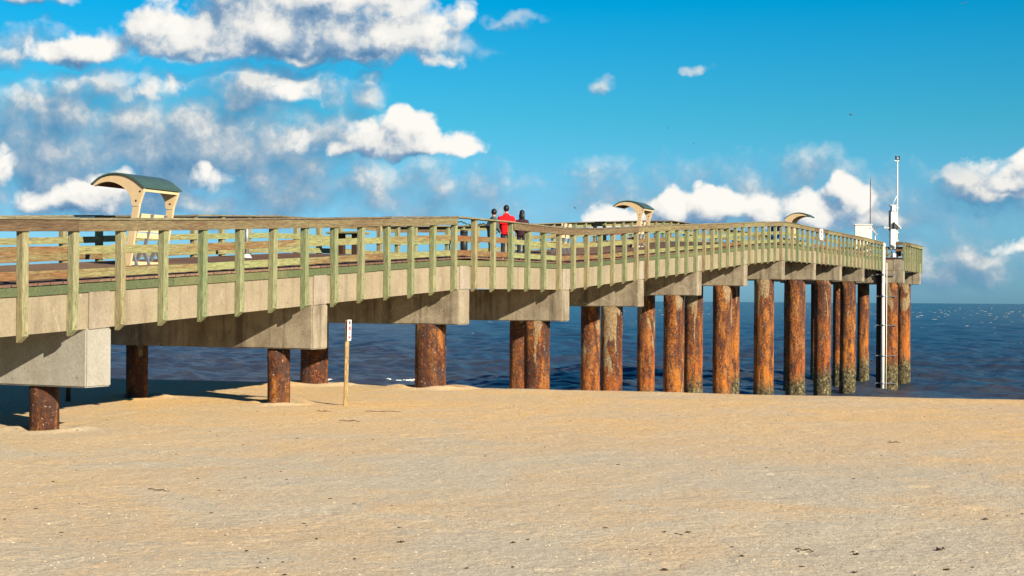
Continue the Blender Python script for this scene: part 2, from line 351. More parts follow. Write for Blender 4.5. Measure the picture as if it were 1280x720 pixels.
# ------------------------------------------------------------------ pier frame of reference
TH = R(24.18)
PV = Vector((math.sin(TH), math.cos(TH), 0)); QV = Vector((math.cos(TH), -math.sin(TH), 0))
DZ = 6.678; BQ = 3.81; SPAN = DZ / math.cos(TH)
C0 = 4954.1 * DZ / F; TAN = (1438.4 - 640) / F
def on(q, w, z=0.0):
    """q: bents along the pier; w: metres inboard of the near face; z: world height"""
    Y = DZ * (q + BQ); X = TAN * Y - C0
    return Vector((X, Y, 0)) - QV * w + Vector((0, 0, z))
KN = [(-2, 0.75), (-1, 1.07), (-0.37, 1.27), (0, 1.43), (1, 1.85), (1.97, 2.26), (3, 2.30), (4, 2.77), (5, 3.22), (6, 3.70), (6.95, 4.07), (8, 4.12), (9, 4.17), (10, 4.19), (11, 4.2), (14, 4.2)]
def T(q):
    for (a, x), (b, y) in zip(KN, KN[1:]):
        if q <= b: return EYE + x + (y - x) * (q - a) / (b - a)
    return EYE + KN[-1][1]
XS = 0.15 / 5.7      # cross fall of the deck towards the near side
PW = 5.7
def frame(p, xdir, side=1):
    """matrix: local x along xdir, z up-ish, y = to the far side"""
    x = xdir.normalized(); y = Vector((-x.y, x.x, 0)).normalized(); z = x.cross(y)
    M = Matrix.Identity(4)
    for i, c in enumerate((x, y, z)):
        for k in range(3): M[k][i] = c[k]
    M.translation = p; return M

# ------------------------------------------------------------------ ground (sand) : one sheet
rng = np.random.default_rng(3)
def vnoise(x, y, sc, seed):
    r = np.random.default_rng(seed); G = r.random((256, 256))
    x = x / sc; y = y / sc; xi = np.floor(x).astype(int); yi = np.floor(y).astype(int); fx = x - xi; fy = y - yi
    fx = fx * fx * (3 - 2 * fx); fy = fy * fy * (3 - 2 * fy)
    g = lambda a, b: G[a % 256, b % 256]
    return (g(xi, yi) * (1 - fx) + g(xi + 1, yi) * fx) * (1 - fy) + (g(xi, yi + 1) * (1 - fx) + g(xi + 1, yi + 1) * fx) * fy - 0.5
P2 = (math.sin(TH), math.cos(TH)); Q2 = (math.cos(TH), -math.sin(TH))
WATER = EYE - 5.9
def ground_z(X, Y, fine=True):
    s = P2[0] * X + P2[1] * Y; t = Q2[0] * X + Q2[1] * Y
    c = 34.8 + np.clip((t + 24.4) * 0.16, -2.5, 4.5) + 0.5 * vnoise(t, t * 0, 3.0, 11)
    e = s - c; w = 1.6
    drop = 0.088 * w * np.logaddexp(0, e / w)            # flat berm, then an even foreshore
    z = -np.minimum(drop, 7.5)
    if fine:
        z = z + scour(X, Y)
        z = z + 0.05 * vnoise(s, t * 0.35, 4.5, 1) + 0.024 * vnoise(s, t * 0.5, 1.3, 2) + 0.012 * vnoise(X, Y, 0.45, 4) + 0.006 * vnoise(X, Y, 0.17, 5)
        z = z + 0.06 * np.exp(-((e + 1.2) / 1.2) ** 2) * (0.6 + vnoise(t, t * 0, 1.7, 8))
    return z
PILE_FEET = []
for _q, _w in ((-0.045, 1.2), (-0.045, 5.2), (0.955, 1.05), (0.955, 5.05), (1.955, 1.0), (1.955, 4.7)):
    _p = on(_q, _w); PILE_FEET.append((_p.x, _p.y, 0.30 if _q < 1.5 else 0.45))
PILE_FEET.append((-3.68, 31.6, 0.07))
def scour(X, Y):
    z = np.zeros_like(X)
    for cx, cy, r0 in PILE_FEET:
        d_ = np.sqrt((X - cx) ** 2 + (Y - cy) ** 2)
        z += -0.05 * min(1, r0 * 3) * np.exp(-(d_ / (r0 * 1.25)) ** 2) + 0.085 * min(1, r0 * 3) * np.exp(-((d_ - r0 * 2.1) / (r0 * 0.75)) ** 2) * (0.7 + vnoise(X, Y, 0.5, 21))
    return z
def gz(x, y): return float(ground_z(np.array([x]), np.array([y]))[0])
def graded(parts):
    out = [parts[0][0]]
    for a, b, st in parts:
        k = max(1, int(round((b - a) / st))); out += list(np.linspace(a, b, k + 1)[1:])
    return np.array(out)
def sheet(name, xs, ys, zf, m):
    X, Y = np.meshgrid(xs, ys); Z = zf(X, Y); nx, ny = len(xs), len(ys)
    me = bpy.data.meshes.new(name)
    co = np.stack([X, Y, Z], -1).reshape(-1, 3).astype(np.float32)
    i = np.arange(nx * ny).reshape(ny, nx)
    f = np.stack([i[:-1, :-1], i[:-1, 1:], i[1:, 1:], i[1:, :-1]], -1).reshape(-1, 4)
    me.vertices.add(len(co)); me.vertices.foreach_set('co', co.ravel())
    me.loops.add(f.size); me.loops.foreach_set('vertex_index', f.ravel().astype(np.int32))
    me.polygons.add(len(f)); me.polygons.foreach_set('loop_start', (np.arange(len(f)) * 4).astype(np.int32))
    me.polygons.foreach_set('loop_total', np.full(len(f), 4, np.int32)); me.polygons.foreach_set('use_smooth', np.ones(len(f), bool))
    me.update(); me.validate(); return link(name, me, m)
def sand_z(X, Y):
    z = ground_z(X, Y)
    for k in range(420):                                   # shallow footprints and pits
        cx, cy = rng.uniform(-14, 16), rng.uniform(9, 33); a = rng.uniform(0, 3.14); r0 = rng.uniform(0.08, 0.17)
        ix = np.searchsorted(X[0], [cx - 0.5, cx + 0.5]); iy = np.searchsorted(Y[:, 0], [cy - 0.5, cy + 0.5])
        sl = (slice(iy[0], iy[1]), slice(ix[0], ix[1])); dx_ = X[sl] - cx; dy_ = Y[sl] - cy
        p = dx_ * math.cos(a) + dy_ * math.sin(a); q_ = -dx_ * math.sin(a) + dy_ * math.cos(a)
        rr = np.sqrt((p / r0) ** 2 + (q_ / (r0 * 0.55)) ** 2)
        dep = rng.uniform(0.006, 0.022)
        z[sl] += -dep * np.exp(-rr ** 2) + dep * 0.5 * np.exp(-((rr - 1.5) / 0.4) ** 2)
    return z
m, q = mat('shelly_beach_sand')
g = q.node('ShaderNodeNewGeometry').outputs['Position']; gx, gy = q.sep(g)[:2]
sx = q.m('ADD', q.m('MULTIPLY', gx, P2[0]), q.m('MULTIPLY', gy, P2[1])); tx = q.m('ADD', q.m('MULTIPLY', gx, Q2[0]), q.m('MULTIPLY', gy, Q2[1]))
band = q.noise(q.comb(q.m('MULTIPLY', tx, 0.28), sx, 0.0), 0.42, 5, 0.6, 0.5)
big = q.noise(g, 0.42, 7, 0.70, 0.8); med = q.noise(g, 2.6, 5, 0.7, 0.3); gr = q.noise(g, 11.0, 5, 0.8); gr2 = q.noise(g, 42.0, 3, 0.85)
berm = q.mapr(sx, 18.5, 27.0, 0.0, 0.24, smooth=True)
left = q.mapr(gx, -1.0, -7.0, 0.0, 0.10)
fac = q.m('ADD', q.m('ADD', q.m('MULTIPLY', band, 0.45), q.m('MULTIPLY', big, 0.95)), q.m('ADD', berm, q.m('ADD', left, q.m('MULTIPLY', q.m('SUBTRACT', gr, 0.5), 0.55))))
c = q.ramp(q.mapr(fac, 0.48, 1.12), [(0.0, (0.56, 0.495, 0.37)), (0.30, (0.585, 0.505, 0.36)), (0.45, (0.62, 0.49, 0.315)), (0.75, (0.69, 0.50, 0.275)), (1.0, (0.76, 0.50, 0.22))])
gg = q.mapr(gr, 0.35, 0.65, 0.82, 1.18); c = q.mix(1.0, c, q.comb(gg, gg, gg), 'MULTIPLY')
g3 = q.mapr(gr2, 0.35, 0.65, 0.78, 1.22); c = q.mix(1.0, c, q.comb(g3, g3, g3), 'MULTIPLY')
c = q.mix(q.mapr(q.noise(g, 17.0, 3, 0.7), 0.63, 0.68, 0, 0.6), c, (0.78, 0.64, 0.46))
c = q.mix(q.mapr(q.noise(q.vm('ADD', g, (9, 4, 2)), 14.0, 3, 0.7), 0.65, 0.71, 0, 0.45), c, (0.16, 0.09, 0.045))
gzw = q.sep(g)[2]; c = q.mix(q.mapr(gzw, -1.9, -3.3, 0, 0.75), c, (0.13, 0.10, 0.07))
fin(q, c, 0.95, q.bump(q.m('ADD', q.m('MULTIPLY', med, 1.5), q.m('ADD', gr, q.m('MULTIPLY', gr2, 0.4))), 0.55, 0.04), spec=0.15); M_SAND = m
xs = graded([(-6000, -400, 1400), (-400, -60, 40), (-60, -17, 1.4), (-17, 17, 0.085), (17, 60, 1.4), (60, 400, 40), (400, 6000, 1400)])
ys = graded([(-600, -60, 90), (-60, 8, 2.5), (8, 18, 0.06), (18, 44, 0.10), (44, 130, 1.2), (130, 700, 60)])
tag(sheet('ground', xs, ys, sand_z, M_SAND), kind='structure')

# ------------------------------------------------------------------ water
def water_mesh():
    rr = [58.0]
    while rr[-1] < 40000: rr.append(rr[-1] + max(0.30, 0.30 * (rr[-1] / 110) ** 1.9))
    rr = np.array(rr)
    aa = np.concatenate([np.linspace(-75, -24, 60)[:-1], np.linspace(-24, 24, 760), np.linspace(24, 75, 60)[1:]]) * math.pi / 180
    A, Rr = np.meshgrid(aa, rr); X = Rr * np.sin(A); Y = Rr * np.cos(A)
    dr = np.gradient(rr)[:, None] * np.ones_like(A); da = Rr * (aa[400] - aa[399])
    Z = np.zeros_like(X); r = np.random.default_rng(5)
    for k in range(60):
        lam = 0.9 * (26 / 0.9) ** r.random(); th = r.normal(0, 0.7) + TH + math.pi
        kx, ky = math.sin(th) * 2 * math.pi / lam, math.cos(th) * 2 * math.pi / lam; ph = r.random() * 6.28
        amp = 0.0105 * min(lam, 5.0) ** 0.75 * (1 + 0.10 * max(0.0, lam - 5.0) * np.clip((Rr - 160) / 400, 0, 1))
        fade = np.clip((lam / 3.0) / np.maximum(dr, da) - 0.5, 0, 1)
        a = kx * X + ky * Y + ph
        Z += amp * fade * (np.sin(a) + 0.25 * np.sin(2 * a + 0.6))
    shallow = np.clip((Rr - 60) / 60, 0.35, 1)
    Z = WATER + Z * shallow
    Z = np.where(Rr > 3000, WATER, Z)
    nx, ny = len(aa), len(rr); co = np.stack([X, Y, Z], -1).reshape(-1, 3).astype(np.float32)
    i = np.arange(nx * ny).reshape(ny, nx)
    f = np.stack([i[:-1, :-1], i[1:, :-1], i[1:, 1:], i[:-1, 1:]], -1).reshape(-1, 4)[:, ::-1]
    me = bpy.data.meshes.new('sea'); me.vertices.add(len(co)); me.vertices.foreach_set('co', co.ravel())
    me.loops.add(f.size); me.loops.foreach_set('vertex_index', np.ascontiguousarray(f).ravel().astype(np.int32))
    me.polygons.add(len(f)); me.polygons.foreach_set('loop_start', (np.arange(len(f)) * 4).astype(np.int32))
    me.polygons.foreach_set('loop_total', np.full(len(f), 4, np.int32)); me.polygons.foreach_set('use_smooth', np.ones(len(f), bool))
    me.update(); me.validate(); return me
m, q = mat('choppy_sea_water')
g = q.node('ShaderNodeNewGeometry').outputs['Position']; gx, gy = q.sep(g)[:2]
sx = q.m('ADD', q.m('MULTIPLY', gx, P2[0]), q.m('MULTIPLY', gy, P2[1])); tx = q.m('ADD', q.m('MULTIPLY', gx, Q2[0]), q.m('MULTIPLY', gy, Q2[1]))
dist = q.vm('LENGTH', g)
W3 = q.comb(q.m('MULTIPLY', tx, 0.35), sx, 0.0)
n1 = q.noise(W3, 1.3, 6, 0.75, 0.2); n2 = q.noise(W3, 0.16, 4, 0.6, 0.3); n3 = q.noise(q.comb(q.m('MULTIPLY', tx, 0.2), sx, 3.0), 0.045, 4, 0.6)
shore = q.mapr(sx, 80, 190, 1.0, 0.0)
silt = q.m('MULTIPLY', q.mapr(q.m('ADD', n2, q.m('MULTIPLY', shore, 0.22)), 0.52, 0.68), q.mapr(sx, 90, 320, 0.9, 0.25))
c = q.mix(q.mapr(dist, 120, 900), (0.020, 0.052, 0.100), (0.018, 0.070, 0.108))
c = q.mix(q.mapr(n1, 0.42, 0.66, 0.0, 0.8), c, (0.045, 0.105, 0.17))
c = q.mix(q.mapr(n3, 0.40, 0.62, 0.0, 0.5), c, (0.006, 0.035, 0.07))
c = q.mix(q.m('MULTIPLY', silt, 0.75), c, (0.055, 0.050, 0.052))
capn = q.noise(q.comb(q.m('MULTIPLY', tx, 0.22), q.m('MULTIPLY', sx, 0.75), 8.0), 0.33, 3, 0.6, 0.6)
capb = q.noise(q.comb(q.m('MULTIPLY', tx, 0.02), q.m('MULTIPLY', sx, 0.02), 2.0), 0.6, 2, 0.5)
wc = q.m('MULTIPLY', q.mapr(q.m('ADD', capn, q.m('MULTIPLY', q.m('SUBTRACT', capb, 0.5), 0.25)), 0.745, 0.775), q.mapr(dist, 150, 260, 0.0, 1.0))
wc2 = q.m('MULTIPLY', q.mapr(q.noise(W3, 1.3, 4, 0.7), 0.76, 0.80), 0.4)
c = q.mix(q.m('MAXIMUM', wc, wc2), c, (0.70, 0.70, 0.66))
rough = 0.28
nz = q.bump(q.m('ADD', n1, q.m('MULTIPLY', q.noise(g, 3.2, 4, 0.7), 0.6)), 0.55, 0.30)
fin(q, c, rough, nz, spec=0.25); q.b.inputs['IOR'].default_value = 1.33; M_SEA = m
tag(link('water', water_mesh(), M_SEA), kind='structure')

# breaking swash foam at the water's edge beyond the berm
def foam_mesh():
    bm = bmesh.new(); r = random.Random(4)
    for k in range(70):
        t = r.random(); x = -14.8 + 8.3 * t; y = 103.2 + r.uniform(-0.6, 0.6)
        rad = r.uniform(0.06, 0.15) * (1 - 0.5 * t * t)
        Mx = Matrix.Translation((x, y, WATER + r.uniform(0.0, 0.10))) @ Matrix.Diagonal((r.uniform(1.3, 2.6) * rad, rad, rad * 0.75, 1))
        bmesh.ops.create_icosphere(bm, subdivisions=1, radius=1, matrix=Mx)
    return bmesh_to(bm, 'foam')
def whitecap_mesh():
    bm = bmesh.new(); r = random.Random(12)
    for k in range(700):
        D = 210 * (2600 / 210) ** (r.random() ** 0.8); a = r.uniform(-23, 23) if k % 3 else r.uniform(10, 23)
        a = R(a); x, y = D * math.sin(a), D * math.cos(a); sc = min(1.0, D / 700) * r.uniform(0.3, 0.75)
        for i in range(r.randint(1, 4)):
            Mx = Matrix.Translation((x + r.uniform(-1.6, 1.6) * sc, y + r.uniform(-1, 1) * sc, WATER + r.uniform(0.1, 0.45) * sc)) @ Matrix.Rotation(-TH + r.uniform(-.4, .4), 4, 'Z') @ Matrix.Diagonal((r.uniform(.5, 1.7) * sc, .35 * sc, r.uniform(.10, .24) * sc, 1))
            bmesh.ops.create_icosphere(bm, subdivisions=1, radius=1, matrix=Mx)
    return bmesh_to(bm, 'whitecaps')
M_FOAM = plain('white_sea_foam', (0.80, 0.78, 0.72), 0.7, 0.1, 4)
M_CAPF = plain('grey_white_chop_foam', (0.36, 0.38, 0.38), 0.8, 0.1, 4)
tag(link('whitecap_foam', whitecap_mesh(), M_CAPF), 'small broken whitecaps scattered over the open sea out to the horizon', 'whitecaps', kind='stuff')
tag(link('breaker_foam', foam_mesh(), M_FOAM), 'thin white line of wave foam along the water edge behind the berm', 'foam', kind='stuff')

# ------------------------------------------------------------------ pier body
pier = empty('pier', on(0, 0, 0), 'long concrete fishing pier on rusty steel piles running out to sea', 'pier')
def qbox(name, q0, q1, w0, w1, z0a, z1a, m, parent, T0=None, T1=None, bevel=0.0):
    """box between bents q0..q1, depth w0..w1, z offsets below rail top at each end, following the pier's profile"""
    bm = bmesh.new(); vs = []
    o = on((q0 + q1) / 2, w0, 0)
    for qq, tt in ((q0, T0), (q1, T1)):
        t_ = T(qq) if tt is None else tt
        for w in (w0, w1):
            for zz in (z0a, z1a):
                p = on(qq, w, t_ + zz + XS * max(w, 0)); vs.append(bm.verts.new(p - o))
    for f in ((0, 1, 3, 2), (4, 6, 7, 5), (0, 4, 5, 1), (2, 3, 7, 6), (0, 2, 6, 4), (1, 5, 7, 3)): bm.faces.new([vs[i] for i in f])
    if bevel: bmesh.ops.bevel(bm, geom=list(bm.edges), offset=bevel, segments=2, affect='EDGES')
    return link(name, bmesh_to(bm, name), m, parent, Matrix.Translation(o))
BENT = [j - 0.045 for j in range(-1, 11)]
HEAD0, HEAD1, HW = 10.93, 12.06, -1.4
slabs = BENT + [HEAD0]
for a, b in zip(slabs, slabs[1:]):
    qbox('deck_slab', a + 0.004, b - 0.004, 0.0, PW, -1.95, -1.275, M_FASCIA, pier)
qbox('deck_slab', -2.0, BENT[0] - 0.004, 0.0, PW, -1.95, -1.275, M_FASCIA, pier)
qbox('head_slab', HEAD0 + 0.004, HEAD1, HW, PW - HW, -1.95, -1.275, M_FASCIA, pier)
def planks(q0, q1, w0, w1):
    bm = bmesh.new(); L = (q1 - q0) * SPAN; k = int(L / 0.150); o = on((q0 + q1) / 2, w0, 0); r = random.Random(int(q0 * 100))
    for i in range(k):
        a = q0 + (q1 - q0) * (i + 0.03) / k; b = q0 + (q1 - q0) * (i + 0.95) / k; e0 = w0 - r.uniform(0.0, 0.03)
        vs = []
        for qq in (a, b):
            for w in (e0, w1):
                for zz in (-1.13, -1.09): vs.append(bm.verts.new(on(qq, w, T(qq) + zz + XS * max(w, 0) + r.uniform(-.002, .002)) - o))
        for f in ((0, 1, 3, 2), (4, 6, 7, 5), (0, 4, 5, 1), (2, 3, 7, 6), (0, 2, 6, 4), (1, 5, 7, 3)): bm.faces.new([vs[i_] for i_ in f])
    link('deck_boards', bmesh_to(bm, 'deck_boards'), M_DECK, pier, Matrix.Translation(o))
for a, b in zip([-2.0] + slabs, slabs): planks(a, b, -0.02, PW)
planks(HEAD0, HEAD1, HW, PW - HW)
# rim boards and joists between slab and planks
for i in range(0, 24):
    a = -1.9 + i * 0.535; b = a + 0.533
    if b > HEAD0: b = HEAD0 - 0.002
    if a >= b: break
    for w0, w1 in ((-0.04, -0.002), (PW + 0.002, PW + 0.04)):
        qbox('rim_board', a, b, w0, w1, -1.29 + random.uniform(-.01, .01), -1.145, M_CURB, pier)
    qbox('joist', a, b, 0.25, PW - 0.25, -1.273, -1.133, M_DECK, pier)
qbox('joist', HEAD0 + .01, HEAD1 - .01, HW + 0.2, PW - HW - 0.2, -1.273, -1.133, M_DECK, pier)
qbox('rim_board', HEAD0, HEAD1, HW - 0.04, HW - 0.002, -1.29, -1.145, M_CURB, pier)

def cap_mesh(L, wd, h, seed):
    bm = bmesh.new(); add_box(bm, (-L, -wd / 2, -h), (0, wd / 2, 0))
    bmesh.ops.bevel(bm, geom=list(bm.edges), offset=0.025, segments=2, affect='EDGES')
    return bmesh_to(bm, 'pile_cap')
def pier_cap(q, w0, w1, h, wd=0.66, mm=None):
    z = T(q) - 1.952
    M = Matrix.Identity(4)
    for i, c_ in enumerate((QV, PV, Vector((0, 0, 1)))):
        for k in range(3): M[k][i] = c_[k]
    M.translation = on(q, w0, z); return link('pile_cap', cap_mesh(w1 - w0, wd, h, 0), mm or M_CAPC, pier, M)
def pile(q, w, dia, zt):
    r = random.Random(int(q * 31 + w * 7)); bm = bmesh.new(); seg = 28
    base = on(q, w, 0); zb = min(gz(base.x, base.y), 0) - 0.7
    if zb < WATER: zb = min(zb, WATER - 1)
    hgt = zt - zb; nr = max(6, int(hgt / 0.3)); rings = []
    for i in range(nr + 1):
        z = -hgt * i / nr; ring = []
        wz = z + zt
        for k in range(seg):
            a = 2 * math.pi * k / seg
            rad = dia / 2 * (1 + 0.012 * math.sin(3 * a + i * 0.7 + q) + r.uniform(-0.010, 0.010))
            if wz < -2.0: rad *= 1 + r.uniform(0.02, 0.07)
            ring.append(bm.verts.new((rad * math.cos(a), rad * math.sin(a), z)))
        rings.append(ring)
    for r0, r1 in zip(rings, rings[1:]):
        for k in range(seg): bm.faces.new((r0[k], r1[k], r1[(k + 1) % seg], r0[(k + 1) % seg]))
    bm.faces.new(rings[0]); bm.faces.new(rings[-1][::-1])
    me = bmesh_to(bm, 'pile')
    for p in me.polygons: p.use_smooth = len(p.vertices) == 4
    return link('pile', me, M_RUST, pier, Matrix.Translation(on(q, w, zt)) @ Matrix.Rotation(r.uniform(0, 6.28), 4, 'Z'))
DIA = [.52, .51, .82, .83, .80, .86, .88, 1.0, 1.04, 1.0, 1.0]
W1 = [1.20, 1.05, 1.0, .95, 1.10, 1.05, 1.05, .95, 1.0, 1.05, .95]
CH = [1.04, 1.0, .97, 1.0, 1.0, 1.0, 1.0, .98, .93, .90, .88]
for q in [-1.045]:
    pier_cap(q, 0, PW, 1.0); pile(q, 1.2, .52, T(q) - 2.9)
for j in range(11):
    q = j - 0.045
    pier_cap(q, -0.03, PW + 0.03, CH[j], mm=M_CAPP if j == 0 else None)
    zt = T(q) - 1.95 - CH[j] + 0.01
    pile(q, W1[j], DIA[j], zt); pile(q, W1[j] + (4.0 if j < 2 else 3.7), DIA[j] * (1 if j < 2 else 0.95), zt)
    for w0, w1 in ((-0.035, 0.5), (PW - 0.5, PW + 0.035)):
        qbox('bearing_block', q - 0.036, q + 0.036, w0, w1, -1.951, -1.285, M_BLOCK, pier)
for q, ws in ((HEAD0 + 0.045, (-.55, 3.0, 6.2)), (HEAD1 - 0.05, (-.25, 2.7, 6.2))):
    pier_cap(q, HW - 0.03, PW - HW + 0.03, 0.88)
    for w in ws: pile(q, w, 1.0 if w < 0 else .86, T(q) - 1.95 - 0.87)
for q in (HEAD0 + 0.05, HEAD1 - 0.05):
    qbox('bearing_block', q - 0.048, q + 0.048, HW - 0.035, HW + 0.6, -1.951, -1.20, M_BLOCK, pier)

# ------------------------------------------------------------------ railings
def post_mesh(h, wd=0.14, foot=True):
    bm = bmesh.new(); vs = add_box(bm, (-wd / 2, -wd, -h), (wd / 2, 0, 0))
    if foot:
        for v_ in vs:
            if v_.co.z < -h + .01 and v_.co.y < -wd / 2: v_.co.z += 0.11      # bevelled foot
    bmesh.ops.bevel(bm, geom=list(bm.edges), offset=0.006, segments=1, affect='EDGES')
    for zz in (-1.42, -1.82):
        n0 = len(bm.faces)
        bmesh.ops.create_cone(bm, cap_ends=True, segments=8, radius1=0.019, radius2=0.019, depth=0.02, matrix=Matrix.Translation((0.0, -wd - .006, zz)) @ Matrix.Rotation(R(90), 4, 'X'))
        bm.faces.ensure_lookup_table()
        for f in bm.faces[n0:]: f.material_index = 1
    return bmesh_to(bm, 'post')
PM = post_mesh(1.995)
def board(name, pa, pb, w_, h_, m, parent, jit=0.0):
    """plank from pa to pb (points on its upper inner edge); w_ outward thickness, h_ height down"""
    r = random.uniform
    pa = pa + Vector((0, 0, r(-jit, jit))); pb = pb + Vector((0, 0, r(-jit, jit)))
    L = (pb - pa).length; o = (pa + pb) / 2
    return box(name, (-L / 2, -w_, -h_), (L / 2, 0, 0), m, parent, frame(o, pb - pa), 0.004)
def railing_run(parent, A, B, zfun, out_sign, npost, missing=(), extra_h=0.0, feet=True):
    """A,B: functions k->point on the inner post face line (xy); posts stand outside it"""
    pts = []
    for k in range(npost):
        p = A(k); pts.append(p)
    d_ = (pts[1] - pts[0]); d_.z = 0; d_.normalize()
    if out_sign < 0: base = frame(Vector(), -d_)
    else: base = frame(Vector(), d_)
    for k, p in enumerate(pts):
        M = base.copy(); M.translation = p + Vector((0, 0, zfun(p, k) - 0.042 + random.uniform(-.004, .004)))
        M = M @ Matrix.Rotation(random.gauss(0, 0.008), 4, 'Y') @ Matrix.Rotation(random.gauss(0, 0.012), 4, 'Z')
        link('post', PM, [M_POST, M_DARKIRON], parent, M)
    outw = (base.to_3x3() @ Vector((0, -1, 0)))
    step = 3; k = -1
    segs = []
    while k < npost - 1:
        k2 = min(k + step, npost - 1); segs.append((max(k, 0), k2)); k = k2
    half = d_ * 0.0
    for (a, b) in segs:
        if a == b: continue
        pa, pb = pts[a].copy(), pts[b].copy(); za, zb = zfun(pa, a), zfun(pb, b)
        pa.z, pb.z = za, zb
        if out_sign < 0: pass
        def bd(name, off, dz, w_, h_, mm, jit):
            qa = pa + outw * off + Vector((0, 0, dz)) + d_ * 0.002; qb = pb + outw * off + Vector((0, 0, dz)) - d_ * 0.002
            if out_sign < 0: qa, qb = qb, qa
            return board(name, qa, qb, w_, h_, mm, parent, jit)
        bd('cap_board', -0.06, 0.0, 0.27, 0.040, M_CAP, 0.006)
        if not any(a <= mk < b for mk in missing): bd('top_board', 0.142, -0.042, 0.04, 0.19, M_TOPB if (parent is rail_n and b < 36) else M_TOP, 0.008)
        bd('mid_board', -0.042, -0.49, 0.040, 0.15, M_MID, 0.010)
        bd('lower_board', -0.042, -0.89, 0.040, 0.15, M_MID, 0.010)
NP = 76
rail_n = empty('pier_railing', on(5, 0, T(5) - 1.1), 'green timber railing along the near side of the long pier', 'railing')
Q0 = -2.142 + 1 / 6
def near_pt(k): return on(Q0 + k / 6.0, 0.0, 0)
railing_run(rail_n, near_pt, None, lambda p, k: T(Q0 + k / 6.0) + 0.012 * math.sin(k * 1.7), 1, 78, missing=(24,))
rail_f = empty('pier_railing', on(5, PW, T(5) - 1.1), 'timber railing on the far side of the deck, behind the near railing', 'railing')
def far_pt(k): return on(-1.95 + k / 6.0, PW, 0)
railing_run(rail_f, far_pt, None, lambda p, k: T(-1.95 + k / 6.0) + 0.15 + 0.012 * math.sin(k * 1.3), -1, 77)
rail_h = empty('pier_railing', on(11.5, HW, T(11) - 1.1), 'short timber railing round the wider pier head beside the white tower', 'railing')
def run_simple(fn, npost, sgn): railing_run(rail_h, fn, None, lambda p, k: T(11), sgn, npost)
nh = 8
run_simple(lambda k: on(HEAD0 + 0.02 + (HEAD1 - HEAD0 - 0.03) * k / (nh - 1), HW, 0), nh, 1)
run_simple(lambda k: on(HEAD1 - 0.003, HW + 0.05 + (PW - 2 * HW - 0.1) * k / 7, 0), 8, 1)
run_simple(lambda k: on(HEAD0 + 0.02 + (HEAD1 - HEAD0 - 0.03) * k / (nh - 1), PW - HW, 0), nh, -1)
def short(w0, w1, z=0):
    pa = on(HEAD0 + 0.005, w0, T(11)); pb = on(HEAD0 + 0.005, w1, T(11))
    for nm, dz, h_, mm in (('cap_board', 0, .04, M_CAP), ('top_board', -.042, .19, M_TOP), ('mid_board', -.49, .15, M_MID)):
        board(nm, pb + Vector((0, 0, dz)), pa + Vector((0, 0, dz)), 0.05, h_, mm, rail_h)
short(HW, HW + 0.5)

# ------------------------------------------------------------------ shade shelters
def extrude_poly(name, pts, y0, y1, m, parent, M):
    bm = bmesh.new(); a = [bm.verts.new((x, y0, z)) for x, z in pts]; b = [bm.verts.new((x, y1, z)) for x, z in pts]
    k = len(pts)
    for i in range(k): bm.faces.new((a[i], a[(i + 1) % k], b[(i + 1) % k], b[i]))
    bm.faces.new(a[::-1]); bm.faces.new(b)
    bmesh.ops.triangulate(bm, faces=[f for f in bm.faces if len(f.verts) > 4])
    return link(name, bmesh_to(bm, name), m, parent, M)
def smooth_pts(pts, k=5):
    out = []
    for i in range(len(pts) - 1):
        p0, p1, p2, p3 = pts[max(i - 1, 0)], pts[i], pts[i + 1], pts[min(i + 2, len(pts) - 1)]
        for s_ in range(k):
            t = s_ / k
            out.append(tuple(0.5 * (2 * p1[d] + (-p0[d] + p2[d]) * t + (2 * p0[d] - 5 * p1[d] + 4 * p2[d] - p3[d]) * t * t + (-p0[d] + 3 * p1[d] - 3 * p2[d] + p3[d]) * t ** 3) for d in (0, 1)))
    return out + [pts[-1]]
